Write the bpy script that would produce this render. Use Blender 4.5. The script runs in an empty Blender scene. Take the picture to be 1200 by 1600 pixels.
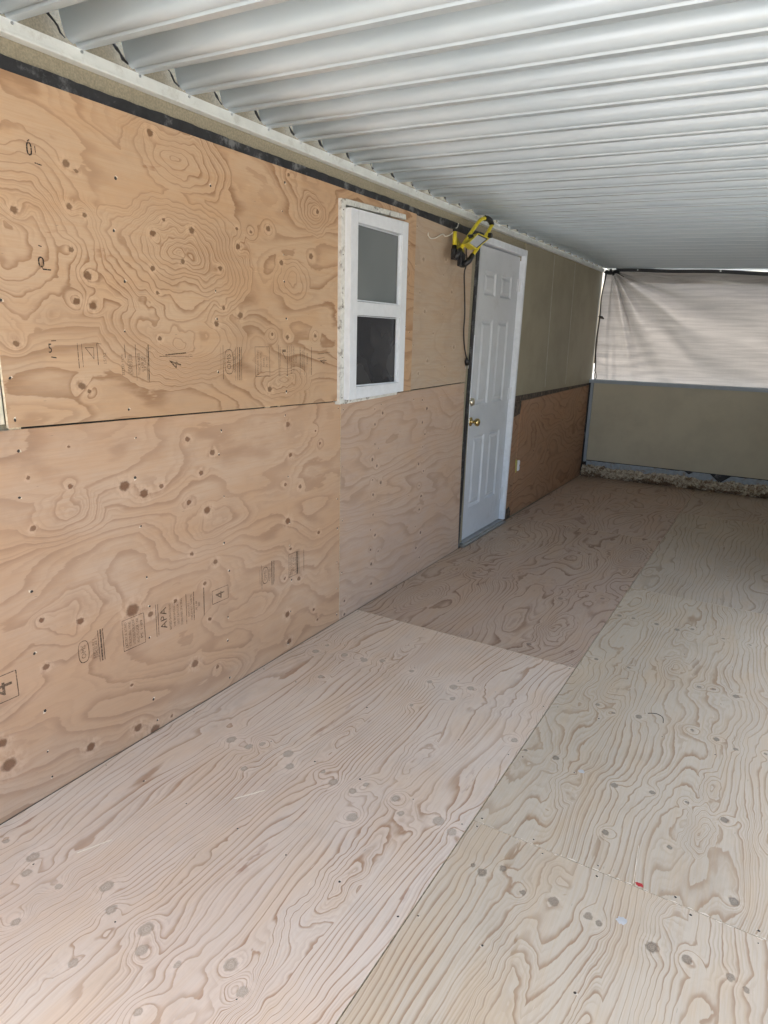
import bpy, bmesh, math, random
from mathutils import Vector, Matrix
random.seed(7)
S = bpy.context.scene
COL = S.collection

# ---------------------------------------------------------------- camera
cam_d = bpy.data.cameras.new("camera"); cam = bpy.data.objects.new("camera", cam_d); COL.objects.link(cam)
YAW, PITCH, ROLL = 0.5318, -0.2583, 0.0258
_cy, _sy = math.cos(YAW), math.sin(YAW)
_f = Vector((-_sy*math.cos(PITCH), _cy*math.cos(PITCH), math.sin(PITCH)))
_r = Vector((_cy, _sy, 0)); _u = _r.cross(_f)
_r2 = _r*math.cos(ROLL) + _u*math.sin(ROLL); _u2 = -_r*math.sin(ROLL) + _u*math.cos(ROLL)
cam.matrix_world = Matrix(((_r2.x, _u2.x, -_f.x, 1.8595), (_r2.y, _u2.y, -_f.y, -1.9611), (_r2.z, _u2.z, -_f.z, 1.4725), (0, 0, 0, 1)))
cam_d.sensor_fit = 'HORIZONTAL'; cam_d.sensor_width = 36; cam_d.lens = 1035.5/1200*36
cam_d.clip_start = 0.05; cam_d.clip_end = 500
S.camera = cam

# ---------------------------------------------------------------- light
SUN_EL, SUN_AZ = math.radians(66), math.radians(-48)       # azimuth from +Y towards +X
w = bpy.data.worlds.new("World"); S.world = w; w.use_nodes = True
wn = w.node_tree; bg = wn.nodes['Background']
sky = wn.nodes.new('ShaderNodeTexSky'); sky.sky_type = 'NISHITA'; sky.sun_disc = False
sky.sun_elevation = SUN_EL; sky.sun_rotation = SUN_AZ; sky.dust_density = 7.0; sky.air_density = 1.0; sky.ozone_density = 0.0
wn.links.new(sky.outputs[0], bg.inputs[0]); bg.inputs[1].default_value = 0.15
sd = bpy.data.lights.new("sun", 'SUN'); sd.energy = 2.2; sd.angle = math.radians(12); sd.color = (1, .96, .9)
sun = bpy.data.objects.new("sun", sd); COL.objects.link(sun)
sdir = Vector((math.sin(SUN_AZ)*math.cos(SUN_EL), math.cos(SUN_AZ)*math.cos(SUN_EL), math.sin(SUN_EL)))
sun.rotation_euler = sdir.to_track_quat('Z', 'Y').to_euler(); sun.location = sdir*20
S.view_settings.view_transform = 'Standard'; S.view_settings.look = 'None'
S.view_settings.exposure = 2.42; S.view_settings.gamma = 1
S.view_settings.use_curve_mapping = False
S.cycles.max_bounces = 10; S.cycles.diffuse_bounces = 6; S.cycles.glossy_bounces = 4; S.cycles.use_denoising = True

# ---------------------------------------------------------------- helpers
def tag(o, label=None, cat=None, group=None, kind=None):
    if label: o['label'] = label
    if cat: o['category'] = cat
    if group: o['group'] = group
    if kind: o['kind'] = kind
    return o
WLOC = {}
def empty(name, loc, label=None, cat=None, group=None, kind=None, parent=None):
    o = bpy.data.objects.new(name, None); COL.objects.link(o); o.empty_display_size = .1
    WLOC[o] = Vector(loc)
    if parent: o.parent = parent; o.location = WLOC[o] - WLOC[parent]
    else: o.location = loc
    return tag(o, label, cat, group, kind)
def mesh_obj(name, verts, faces, mats, parent=None, origin=None, smooth=False, mi=None, label=None):
    if origin is None:
        n = len(verts); origin = (sum(v[0] for v in verts)/n, sum(v[1] for v in verts)/n, min(v[2] for v in verts))
    O = Vector(origin)
    me = bpy.data.meshes.new(name); me.from_pydata([Vector(v)-O for v in verts], [], faces)
    for m in (mats if isinstance(mats, (list, tuple)) else [mats]): me.materials.append(m)
    bm = bmesh.new(); bm.from_mesh(me); bmesh.ops.recalc_face_normals(bm, faces=bm.faces) if len(faces) > 1 else None
    bm.to_mesh(me); bm.free()
    if mi: me.polygons.foreach_set('material_index', mi)
    if smooth: me.polygons.foreach_set('use_smooth', [True]*len(me.polygons))
    o = bpy.data.objects.new(name, me); COL.objects.link(o); WLOC[o] = O
    if parent: o.parent = parent; o.location = O - WLOC[parent]
    else: o.location = O
    if label: o['label'] = label
    return o
class MB:
    def __init__(s): s.v = []; s.f = []; s.mi = []
    def add(s, v, f, m=0):
        n = len(s.v); s.v += [tuple(p) for p in v]; s.f += [[i+n for i in q] for q in f]; s.mi += [m]*len(f); return s
    def box(s, x0, x1, y0, y1, z0, z1, m=0):
        v = [(x, y, z) for z in (z0, z1) for y in (y0, y1) for x in (x0, x1)]
        return s.add(v, [(0,2,3,1),(4,5,7,6),(0,1,5,4),(2,6,7,3),(0,4,6,2),(1,3,7,5)], m)
    def slab(s, quad, x0, x1, m=0):          # polygon in (y,z) given thickness in x
        n = len(quad); v = [(x0, y, z) for y, z in quad]+[(x1, y, z) for y, z in quad]
        f = [list(range(n))[::-1], list(range(n, 2*n))]+[[i, (i+1) % n, n+(i+1) % n, n+i] for i in range(n)]
        return s.add(v, f, m)
    def tube(s, pts, r, seg=10, m=0, cap=True):
        P = [Vector(p) for p in pts]; rs = r if isinstance(r, (list, tuple)) else [r]*len(P); rings = []; up = None
        for i, p in enumerate(P):
            t = (P[min(i+1, len(P)-1)]-P[max(i-1, 0)]).normalized()
            a = t.orthogonal().normalized() if up is None else (up-t*up.dot(t)).normalized()
            up = a; b = t.cross(a)
            rings.append([p+(a*math.cos(k*2*math.pi/seg)+b*math.sin(k*2*math.pi/seg))*rs[i] for k in range(seg)])
        v = [q for R in rings for q in R]; f = []
        for i in range(len(P)-1):
            for k in range(seg):
                f.append((i*seg+k, i*seg+(k+1) % seg, (i+1)*seg+(k+1) % seg, (i+1)*seg+k))
        if cap: f += [list(range(seg))[::-1], [(len(P)-1)*seg+k for k in range(seg)]]
        return s.add(v, f, m)
    def build(s, name, mats, parent=None, origin=None, smooth=False, label=None, bevel=0):
        o = mesh_obj(name, s.v, s.f, mats, parent, origin, smooth, s.mi, label)
        if bevel:
            b = o.modifiers.new('bevel', 'BEVEL'); b.width = bevel; b.segments = 2; b.limit_method = 'ANGLE'; b.angle_limit = math.radians(40)
        return o
def spline(pts, n=6):
    P = [Vector(p) for p in pts]; out = []
    for i in range(len(P)-1):
        a = P[max(i-1, 0)]; b = P[i]; c = P[i+1]; d = P[min(i+2, len(P)-1)]
        for k in range(n):
            t = k/n; out.append(0.5*((2*b)+(c-a)*t+(2*a-5*b+4*c-d)*t*t+(3*b-a-3*c+d)*t**3))
    out.append(P[-1]); return out

# ---------------------------------------------------------------- node helper
class G:
    def __init__(s, name):
        s.m = bpy.data.materials.new(name); s.m.use_nodes = True; s.t = s.m.node_tree
        s.b = s.t.nodes['Principled BSDF']; s.out = s.t.nodes['Material Output']
    def put(s, sock, v):
        if isinstance(v, bpy.types.NodeSocket): s.t.links.new(v, sock)
        elif isinstance(v, (tuple, list)) and len(v) == 3 and sock.type == 'RGBA': sock.default_value = (*v, 1)
        else: sock.default_value = v
    def math(s, op, a, b=None, c=None, clamp=False):
        n = s.t.nodes.new('ShaderNodeMath'); n.operation = op; n.use_clamp = clamp
        for i, x in enumerate((a, b, c)):
            if x is not None: s.put(n.inputs[i], x)
        return n.outputs[0]
    def mr(s, v, a, b, c=0., d=1., smooth=True):
        n = s.t.nodes.new('ShaderNodeMapRange'); n.interpolation_type = 'SMOOTHSTEP' if smooth else 'LINEAR'
        for i, x in zip((0, 1, 2, 3, 4), (v, a, b, c, d)): s.put(n.inputs[i], x)
        return n.outputs[0]
    def vec(s, x, y, z=0.):
        n = s.t.nodes.new('ShaderNodeCombineXYZ')
        for i, q in enumerate((x, y, z)): s.put(n.inputs[i], q)
        return n.outputs[0]
    def noise(s, v, scale=1., detail=2., rough=.5, dist=0.):
        n = s.t.nodes.new('ShaderNodeTexNoise'); s.put(n.inputs['Vector'], v)
        n.inputs['Scale'].default_value = scale; n.inputs['Detail'].default_value = detail
        n.inputs['Roughness'].default_value = rough; n.inputs['Distortion'].default_value = dist
        return n.outputs[0]
    def mix(s, f, a, b, mode='MIX'):
        n = s.t.nodes.new('ShaderNodeMix'); n.data_type = 'RGBA'; n.blend_type = mode
        s.put(n.inputs[0], f); s.put(n.inputs[6], a); s.put(n.inputs[7], b); return n.outputs[2]
    def dist(s, a, c):
        n = s.t.nodes.new('ShaderNodeVectorMath'); n.operation = 'DISTANCE'; s.put(n.inputs[0], a); n.inputs[1].default_value = c
        return n.outputs['Value']
    def obj(s):
        n = s.t.nodes.new('ShaderNodeTexCoord'); q = s.t.nodes.new('ShaderNodeSeparateXYZ'); s.t.links.new(n.outputs['Object'], q.inputs[0])
        return n.outputs['Object'], q.outputs[0], q.outputs[1], q.outputs[2]
    def bump(s, h, dist=.002, strength=.5):
        n = s.t.nodes.new('ShaderNodeBump'); n.inputs['Distance'].default_value = dist; n.inputs['Strength'].default_value = strength
        s.put(n.inputs['Height'], h); s.t.links.new(n.outputs[0], s.b.inputs['Normal'])
    def fin(s, col=None, rough=None, metal=None, spec=None):
        if col is not None: s.put(s.b.inputs['Base Color'], col)
        if rough is not None: s.put(s.b.inputs['Roughness'], rough)
        if metal is not None: s.b.inputs['Metallic'].default_value = metal
        if spec is not None: s.b.inputs['Specular IOR Level'].default_value = spec
        return s.m

def plain(name, col, rough=.5, metal=0., spec=.5, nscale=12., namp=.12, stain=None, samp=0., sscale=3., bump=0.):
    g = G(name); P, x, y, z = g.obj()
    n = g.noise(P, nscale, 5, .6)
    c = g.mix(g.mr(n, .3, .7), tuple(a*(1-namp) for a in col), tuple(min(1, a*(1+namp)) for a in col))
    if stain:
        c = g.mix(g.math('MULTIPLY', g.mr(g.noise(P, sscale, 6, .7), .52, .68), samp), c, stain)
    if bump: g.bump(n, bump, .6)
    return g.fin(c, rough, metal, spec)

def ply(name, light, dark, patch, knotc, knots, off, axis, A=7., fu=1.1, fv=4.5, lin=14., rows=(), rowamp=.9, seed=0., p0=.55,
        contrast=1., knot_dark=1., C=1.7, tint=None, lw=.93, ring=2.4, hills=(), jit=.5, soft_knot=False):
    """rotary cut softwood veneer: contour lines of a stretched field, pushed aside by the knots"""
    g = G(name); P, X, Y, Z = g.obj()
    u, v = (Y, X) if axis == 'floor' else (Y, Z)
    V = g.vec(u, v)                                     # metres on the sheet
    jn = g.math('MULTIPLY', g.math('SUBTRACT', g.noise(g.vec(g.math('MULTIPLY', u, 9.), g.math('MULTIPLY', v, 34.), seed+3.3), 1., 3, .6), .5), jit)
    F = g.math('MULTIPLY', g.noise(g.vec(g.math('MULTIPLY', u, fu), g.math('MULTIPLY', v, fv), seed), 1., 2.2, .45, .3), A)
    F = g.math('MULTIPLY_ADD', v, lin, F)
    F = g.math('ADD', F, jn)
    if hills:
        w1 = g.math('MULTIPLY', g.math('SUBTRACT', g.noise(V, 5., 3, .55), .5), .16); w2 = g.math('MULTIPLY', g.math('SUBTRACT', g.noise(g.vec(v, u, 3.), 5., 3, .55), .5), .12)
        Vw = g.vec(g.math('ADD', u, w1), g.math('ADD', v, w2))
        for hu, hv, ru, rv, am in hills:
            n = g.t.nodes.new('ShaderNodeVectorMath'); n.operation = 'MULTIPLY_ADD'; g.put(n.inputs[0], Vw)
            n.inputs[1].default_value = (1/ru, 1/rv, 0); n.inputs[2].default_value = (-(hu-off[0])/ru, -(hv-off[1])/rv, 0)
            l = g.t.nodes.new('ShaderNodeVectorMath'); l.operation = 'LENGTH'; g.t.links.new(n.outputs[0], l.inputs[0])
            F = g.math('MULTIPLY_ADD', g.mr(l.outputs['Value'], .0, 1., 1., 0., False), am, F)
    mask = None
    for r in rows:
        m = g.mr(g.math('ABSOLUTE', g.math('SUBTRACT', u, r-off[0])), .02, .19, 1., 0.)
        mask = m if mask is None else g.math('ADD', mask, m)
    if mask is not None:
        nn = g.math('SUBTRACT', g.noise(g.vec(g.math('MULTIPLY', u, 7.5), g.math('MULTIPLY', v, 9.5), seed+9.), 1., 2, .5), .5)
        F = g.math('MULTIPLY_ADD', g.math('MULTIPLY', mask, nn), rowamp*4, F)
    core = None
    Vk = g.vec(g.math('MULTIPLY', u, .86), v)
    wob = g.math('MULTIPLY', g.math('SUBTRACT', g.noise(V, 85., 3, .6), .5), .014)
    for i, (ku, kv, kr) in enumerate(knots):
        d = g.dist(Vk, ((ku-off[0])*.86, kv-off[1], 0))
        sgn = C*(1 if (i*7) % 3 else -1)*(.25+1.1*((i*53) % 17)/17)
        F = g.math('MULTIPLY_ADD', g.mr(d, kr*.5, kr*ring+.02, 1., 0.), sgn, F)
        q = g.math('DIVIDE', g.math('ADD', d, wob), kr*(.55+.65*((i*37) % 10)/10))
        core = q if core is None else g.math('MINIMUM', core, q)
    s = g.math('FRACT', F)
    lo = g.noise(g.vec(g.math('MULTIPLY', u, 3.), g.math('MULTIPLY', v, 8.), seed+5), 1., 2, .5)
    start = g.mr(lo, .3, .7, p0-.22, p0+.22)
    line = g.math('MULTIPLY', g.mr(s, start, lw, 0., 1.), g.mr(s, lw+.02, 1., 1., 0.))
    line = g.math('POWER', line, 1.7)
    s3 = g.math('FRACT', g.math('MULTIPLY', F, 3.))
    fine = g.math('MULTIPLY', g.mr(s3, .35, .9), g.mr(s3, .93, 1., 1., 0.))
    line = g.math('MAXIMUM', line, g.math('MULTIPLY', fine, g.mr(g.noise(g.vec(g.math('MULTIPLY', u, 2.2), g.math('MULTIPLY', v, 7.), seed+71), 1., 2, .5), .40, .66, .05, .5)))
    amp = g.mr(g.noise(g.vec(g.math('MULTIPLY', u, 1.7), g.math('MULTIPLY', v, 5.), seed+21), 1., 2, .6), .3, .72, .45*contrast, 1.*contrast)
    # base
    fib = g.noise(g.vec(g.math('MULTIPLY', u, 7.), g.math('MULTIPLY', v, 420.), seed), 1., 2, .6)
    big = g.noise(g.vec(g.math('MULTIPLY', u, 1.3), g.math('MULTIPLY', v, 2.6), seed+40), 1., 3, .55)
    c = g.mix(g.mr(big, .35, .65), light, tint or tuple(a*.93 for a in light))
    c = g.mix(g.mr(g.noise(g.vec(g.math('MULTIPLY', u, 3.5), g.math('MULTIPLY', v, 9.), seed+50), 1., 3, .6), .42, .68, 0., .5), c, tuple(a*b_ for a, b_ in zip(light, (1.0, .88, .74))))
    c = g.mix(g.math('MULTIPLY', line, amp, clamp=True), c, dark)
    # broad resin patches between the lines
    pn = g.noise(g.vec(g.math('MULTIPLY', u, 3.2), g.math('MULTIPLY', v, 13.), seed+60), 1., 4, .6, .4)
    pm = g.math('MULTIPLY', g.mr(pn, .665, .70), g.mr(s, .15, .8, .25, 1.))
    c = g.mix(g.math('MULTIPLY', pm, .8*contrast), c, patch)
    c = g.mix(g.mr(fib, .25, .75, 0., .26, False), c, tuple(a*.70 for a in light))
    fib2 = g.noise(g.vec(g.math('MULTIPLY', u, 5.), g.math('MULTIPLY', v, 110.), seed+13), 1., 3, .65)
    c = g.mix(g.mr(fib2, .42, .72, 0., .34), c, tuple(a*b_ for a, b_ in zip(light, (.86, .74, .60))))
    dirt = g.noise(g.vec(u, v, seed+33), 5.5, 6, .68)
    c = g.mix(g.mr(dirt, .50, .70, 0., .16), c, tuple(a*.55 for a in light))
    # pitch flecks and tears
    fl = g.noise(g.vec(g.math('MULTIPLY', u, 30.), g.math('MULTIPLY', v, 150.), seed+80), 1., 1, .5)
    c = g.mix(g.mr(fl, .79, .83, 0., .7), c, tuple(a*.5 for a in light))
    fl2 = g.noise(g.vec(g.math('MULTIPLY', u, 14.), g.math('MULTIPLY', v, 210.), seed+90), 1., 1, .5)
    c = g.mix(g.mr(fl2, .80, .84, 0., .6), c, tuple(min(1, a*1.25) for a in light))
    if core is not None:
        kr_ = g.noise(V, 260., 2, .6)
        ringt = g.math('SINE', g.math('MULTIPLY', core, 19.))
        kc = g.mix(g.mr(core, .35, .95, .0, .75), tuple(a*.6+b_*.4 for a, b_ in zip(knotc, light)) if soft_knot else knotc, tuple(a*.72 for a in knotc))
        kc = g.mix(g.mr(ringt, -.6, .9, 0., .45), kc, tuple(a*.62 for a in knotc))
        kc = g.mix(g.mr(g.noise(V, 4.5, 1, .5), .42, .64, 0., .75 if soft_knot else .35), kc, tuple(a*.45+b_*.4 for a, b_ in zip(knotc, light)))
        kc = g.mix(g.mr(kr_, .4, .7, 0., .5), kc, tuple(a*.7 for a in knotc))
        halo = g.math('MULTIPLY', g.math('MULTIPLY', g.mr(core, 1.0, 1.35), g.mr(core, 1.5, 3.6, 1., 0.)), g.mr(g.noise(g.vec(g.math('MULTIPLY', u, 60.), g.math('MULTIPLY', v, 40.), 2.), 1., 3, .6), .38, .6))
        c = g.mix(g.math('MULTIPLY', halo, .25 if soft_knot else .5), c, tuple(min(1, a*1.14) for a in light))
        c = g.mix(g.math('MULTIPLY', g.mr(core, .72, 1.12, 1., 0.), knot_dark*.9), c, kc)
        rim = g.math('MULTIPLY', g.mr(core, .78, .98), g.mr(core, 1.0, 1.22, 1., 0.))
        c = g.mix(g.math('MULTIPLY', rim, .30*knot_dark), c, tuple(a*.5 for a in knotc))
    g.bump(g.math('ADD', g.math('MULTIPLY', line, .6), g.math('MULTIPLY', fib, .5)), .0008, .5)
    return g.fin(c, .62, 0., .3)
K_FL = [(-1.1,0.078,0.0145),(-1.095,0.203,0.0145),(-1.139,0.243,0.0145),(-1.12,0.361,0.0145),(-1.051,0.47,0.0145),(-1.094,0.544,0.0145),(-1.247,0.372,0.0145),(-1.085,0.668,0.0145),(-1.131,0.708,0.0145),(-1.241,0.598,0.0145),(-1.113,0.812,0.0145),(-1.045,0.92,0.0145),(-1.082,0.99,0.0145),(-1.239,0.826,0.0145),(-0.362,0.276,0.0145),(-0.36,0.36,0.0145),(-0.321,0.391,0.0145),(-0.315,0.509,0.0145),(-0.37,0.56,0.0145),(-0.465,0.434,0.0145),(-0.33,0.675,0.0145),(-0.356,0.737,0.0145),(-0.359,0.818,0.0145),(-0.307,0.838,0.0145),(-0.464,0.887,0.0145),(-0.314,0.958,0.0145),(-0.366,1.007,0.0145),(-0.332,1.125,0.0145),(-0.353,1.181,0.0145),(0.434,0.703,0.0145),(0.455,0.332,0.0145),(0.437,0.245,0.0145),(0.206,0.275,0.0145),(0.474,0.118,0.0145),(0.446,0.352,0.0145),(0.487,0.426,0.0145),(0.477,0.589,0.0145),(0.451,0.811,0.0145),(0.483,0.879,0.0145),(0.362,0.849,0.0145),(0.221,0.726,0.0145),(0.393,0.108,0.0145),(0.217,1.176,0.0145)]
K_FR = [(-0.442,1.295,0.012),(-0.452,1.327,0.012),(-0.406,1.373,0.012),(-0.459,1.451,0.012),(-0.442,1.531,0.012),(-0.439,1.625,0.012),(-0.448,1.655,0.012),(-0.448,1.786,0.012),(-0.437,1.866,0.012),(-0.433,1.963,0.012),(-0.448,1.999,0.012)]
K_FM = [(0.179,1.237,0.011),(0.194,1.346,0.011),(0.654,1.387,0.011),(0.624,1.457,0.011),(0.652,1.552,0.011),(1.059,1.734,0.011),(1.071,1.792,0.011),(1.059,1.882,0.011),(0.652,1.839,0.011),(0.62,1.909,0.011),(0.649,2.006,0.011),(0.152,1.564,0.011),(0.184,1.682,0.011),(0.194,1.791,0.011),(0.169,1.904,0.011),(1.071,1.281,0.011),(1.07,1.43,0.011),(1.659,1.563,0.011),(1.715,1.632,0.011),(1.677,1.784,0.011),(1.671,1.908,0.011),(1.678,1.261,0.011),(1.686,1.335,0.011),(0.668,1.752,0.011),(1.676,1.457,0.011),(-0.098,1.591,0.011),(-0.056,1.771,0.011),(-0.177,1.954,0.011)]
K_FB = [(1.062,0.163,0.012),(1.047,0.949,0.012),(1.879,0.501,0.012),(2.027,0.547,0.012),(1.741,0.906,0.012),(1.884,1.115,0.012),(2.014,0.935,0.012),(1.857,0.302,0.012)]
K_WU = [(-0.645,1.914,0.01),(-0.677,1.927,0.01),(-0.679,1.814,0.01),(-0.63,1.798,0.01),(-0.369,2.08,0.01),(-0.846,1.778,0.01),(-0.684,1.697,0.01),(-0.637,1.629,0.01),(-0.381,1.781,0.01),(-0.39,1.672,0.01),(-0.333,1.83,0.01),(-0.211,1.814,0.01),(-0.258,1.709,0.01),(-0.376,1.597,0.01),(-0.627,1.542,0.01),(-0.681,1.552,0.01),(-0.069,1.563,0.01),(0.021,1.54,0.01),(-0.108,1.505,0.01),(-0.377,1.449,0.01),(0.016,1.85,0.01),(0.019,1.788,0.01),(-0.078,1.702,0.01),(0.092,1.849,0.01),(0.195,1.875,0.01),(0.521,1.989,0.01),(0.326,2.096,0.01),(0.474,1.803,0.01),(0.273,1.757,0.01),(-0.881,1.43,0.01),(-0.666,1.288,0.01),(-0.688,1.305,0.01),(0.504,1.471,0.01),(0.209,1.471,0.01),(0.186,1.25,0.01),(0.307,1.462,0.01)]
K_WL = [(-0.529,0.965,0.03),(-0.452,0.924,0.014),(-0.376,0.936,0.01),(-0.242,1.09,0.015),(-0.119,1.024,0.01),(-0.183,0.954,0.01),(-0.251,0.852,0.014),(-0.159,0.802,0.012),(-0.727,0.999,0.008),(-0.858,1.047,0.007),(-0.86,0.895,0.014),(0.343,1.088,0.011),(0.358,0.949,0.011),(0.32,0.82,0.012),(0.426,0.792,0.009),(0.581,0.974,0.008),(0.546,1.038,0.008),(0.334,0.646,0.012),(0.571,0.534,0.009),(0.351,0.507,0.01),(-0.249,0.648,0.014),(-0.127,0.58,0.01),(-0.536,0.517,0.026),(-0.461,0.473,0.016),(-0.738,0.55,0.01),(-0.867,0.601,0.008),(-0.172,0.348,0.01),(0.321,0.19,0.012),(0.528,0.142,0.008),(0.56,0.075,0.008),(-0.87,0.443,0.016),(-0.262,0.188,0.014),(-0.141,0.12,0.01),(-0.551,0.054,0.022),(-0.475,0.007,0.016),(-1.021,0.18,0.022),(-1.031,0.261,0.018),(-0.746,0.085,0.012),(0.333,0.046,0.013),(-0.395,0.021,0.008),(0.306,0.375,0.012),(0.411,0.342,0.01),(-0.19,0.506,0.009),(-0.343,0.485,0.012),(-0.563,0.236,0.005),(-0.719,1.122,0.004)]
K_WM = [(1.077,1.099,0.008),(1.158,1.072,0.008),(1.08,1.017,0.008),(1.085,0.909,0.008),(1.061,0.828,0.008),(1.11,0.785,0.008),(1.066,0.713,0.008),(1.155,0.684,0.008),(1.076,0.629,0.008),(1.08,0.514,0.008),(1.057,0.431,0.008),(1.106,0.389,0.008),(1.061,0.314,0.008),(1.145,0.283,0.008),(1.071,0.227,0.008),(1.076,0.106,0.008),(1.62,1.111,0.008),(1.684,1.056,0.008),(1.632,0.975,0.008),(1.672,0.9,0.008),(1.645,0.824,0.008),(1.603,0.722,0.008),(1.676,0.667,0.008),(1.623,0.582,0.008),(1.654,0.51,0.008),(1.636,0.427,0.008),(1.592,0.324,0.008),(1.666,0.268,0.008),(1.612,0.179,0.008),(1.662,0.101,0.008),(1.635,0.008,0.008),(0.804,0.015,0.008),(0.803,0.093,0.008)]

# ---------------------------------------------------------------- materials
WHORL_F = (-1.1, -.34, .45)
M = {}
M['f_nl'] = ply("plywood pinkish near", (.77, .64, .495), (.42, .235, .125), (.42, .24, .15), (.50, .385, .27), K_FL, (-1.515, 0), 'floor', rows=WHORL_F, soft_knot=True, A=16., lin=38, fu=.75, fv=2.7, seed=2.7, C=2.0, p0=.62, contrast=1.15, tint=(.745, .59, .445), jit=.35,
    hills=((-.72, 1.0, .34, .07, 4.), (-.13, .60, .20, .05, 3.), (-1.22, .546, .2, .06, 3.), (-.80, .60, .2, .045, 2.5), (-.1, .90, .25, .05, 3.), (.7, .45, .22, .06, 3.)))
M['f_ml'] = ply("plywood rosy grain", (.56, .425, .31), (.25, .145, .085), (.26, .15, .10), (.24, .17, .12), K_FB, (.925, 0), 'floor', rows=(1.9, 2.75), soft_knot=True, A=19., lin=18, fu=.95, fv=2.6, seed=8.2, p0=.62, rowamp=.9, C=2.6, contrast=1.15, tint=(.53, .395, .295), jit=.4,
    hills=((1.32, .21, .3, .11, 6.), (1.29, 1.0, .28, .09, 6.), (1.93, .3, .2, .12, 5.), (2.85, 1.1, .35, .15, 6.), (2.58, .25, .3, .14, 6.)))
M['f_fl'] = ply("plywood rosy far", (.58, .44, .33), (.31, .195, .13), (.26, .16, .11), (.2, .14, .1), [], (3.365, 0), 'floor', A=16., lin=12, fu=1.0, fv=2.8, seed=31.2, p0=.55)
M['f_nr'] = ply("plywood yellowish near", (.66, .55, .395), (.38, .23, .125), (.37, .23, .12), (.23, .165, .105), K_FR, (-2.71, 1.222), 'floor', rows=(-.44,), A=15., lin=36, fu=.65, fv=2.4, soft_knot=True, seed=15.1, p0=.6, contrast=1.05, C=1.3, rowamp=.5, jit=.45,
    hills=((-.68, 1.51, .26, .06, 3.), (-.70, 1.86, .34, .08, 3.), (-.36, 1.80, .09, .07, 3.), (-.8, 1.68, .2, .04, 3.), (-.35, 1.50, .07, .05, 2.)))
M['f_mr'] = ply("plywood greenish grey", (.64, .535, .385), (.38, .235, .125), (.37, .245, .145), (.20, .16, .11), K_FM, (-.268, 1.222), 'floor', soft_knot=True, rows=(.17, .64, 1.07, 1.68), A=19., lin=30, fu=1.0, fv=3.0, seed=23.6, p0=.58, contrast=1., rowamp=.8, ring=2.0, jit=.6,
    hills=((1.2, 1.6, .16, .06, 5.), (.83, 1.41, .15, .07, 3.), (.03, 1.42, .12, .05, 3.), (.08, 1.84, .14, .05, 4.), (.32, 1.85, .15, .04, 3.)))
M['f_fr'] = ply("plywood greenish far", (.60, .50, .37), (.34, .235, .145), (.32, .21, .13), (.17, .13, .09), [], (2.175, 1.222), 'floor', A=14., lin=26, fu=.8, fv=2.6, seed=44., p0=.6, hills=((2.9, 1.7, .3, .07, 6.),))
M['f_er'] = ply("plywood tan far", (.56, .45, .34), (.32, .21, .14), (.28, .18, .12), (.17, .13, .09), [], (4.4, 1.222), 'floor', A=11., lin=15, fu=1.0, fv=3., seed=49., p0=.6)
M['w_up'] = ply("plywood orange wall upper", (.585, .40, .25), (.31, .165, .08), (.38, .205, .105), (.20, .10, .045), K_WU, (-.93, 1.2), 'wall', A=17., lin=9, fu=1.15, fv=2.2, seed=5.4, p0=.52, C=1.5, contrast=1.1, ring=2.6, tint=(.51, .325, .19), jit=.45,
    hills=((-.25, 1.716, .36, .22, 13.), (-.29, 1.435, .34, .16, 8.), (-.25, 2.03, .26, .12, 6.), (-.86, 1.75, .3, .28, -9.), (.49, 1.98, .12, .08, 4.), (.36, 1.70, .14, .09, 4.), (.28, 1.27, .2, .06, 4.)))
M['w_lo'] = ply("plywood tan wall lower", (.57, .395, .265), (.34, .19, .105), (.43, .26, .155), (.21, .095, .045), K_WL, (-1.69, 0), 'wall', A=12., lin=9, fu=1.1, fv=2.2, seed=12.9, p0=.45, C=.6, contrast=.8, ring=3., tint=(.54, .335, .195),
    hills=((-.2, .72, .34, .13, 3.), (-.75, .90, .16, .09, 3.), (-.74, .55, .18, .14, 3.), (.0, .3, .3, .1, 3.)))
M['w_mid'] = ply("plywood rosy grey wall", (.53, .385, .28), (.36, .235, .155), (.40, .26, .185), (.16, .10, .07), K_WM, (.755, 0), 'wall', A=11., lin=14, fu=1.3, fv=3.0, seed=27.3, p0=.40, C=.8, contrast=.75, tint=(.49, .355, .265))
K_W3 = [(1.53, 1.72, .010), (1.6, 1.62, .009), (1.95, 1.75, .010), (1.72, 1.5, .009), (2.02, 1.42, .009), (1.66, 1.34, .010), (1.9, 1.3, .009), (1.56, 1.9, .008), (1.85, 1.93, .008), (1.55, 1.27, .009)]
M['w_mu'] = ply("plywood grey tan wall", (.50, .39, .285), (.38, .27, .185), (.40, .29, .20), (.22, .155, .105), K_W3, (1.45, 1.18), 'wall', A=9., lin=8, fu=1.5, fv=3.0, seed=37.3, p0=.35, C=.8, contrast=.4, knot_dark=.6)
K_W4 = [(3.9, .8, .012), (4.2, .45, .01), (4.6, .7, .011), (4.1, .2, .01), (4.9, .35, .01), (3.75, .5, .009), (5.1, .8, .01)]
M['w_far'] = ply("plywood brown wall far", (.40, .24, .145), (.21, .11, .06), (.25, .145, .085), (.12, .07, .04), K_W4, (3.26, 0), 'wall', A=14., lin=8, fu=1.2, fv=2.4, seed=51.3, p0=.45, C=1.5, contrast=1.)
M['edge'] = plain("plywood edge", (.72, .60, .42), .7, nscale=90, namp=.25)
M['stucco'] = plain("olive stucco", (.30, .265, .185), .85, nscale=160, namp=.18, stain=(.22, .19, .13), samp=.5, sscale=2.5, bump=.004)
M['stucco_far'] = plain("olive painted board", (.30, .265, .18), .6, nscale=3, namp=.10, stain=(.27, .24, .17), samp=.4, sscale=1.5)
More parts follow.
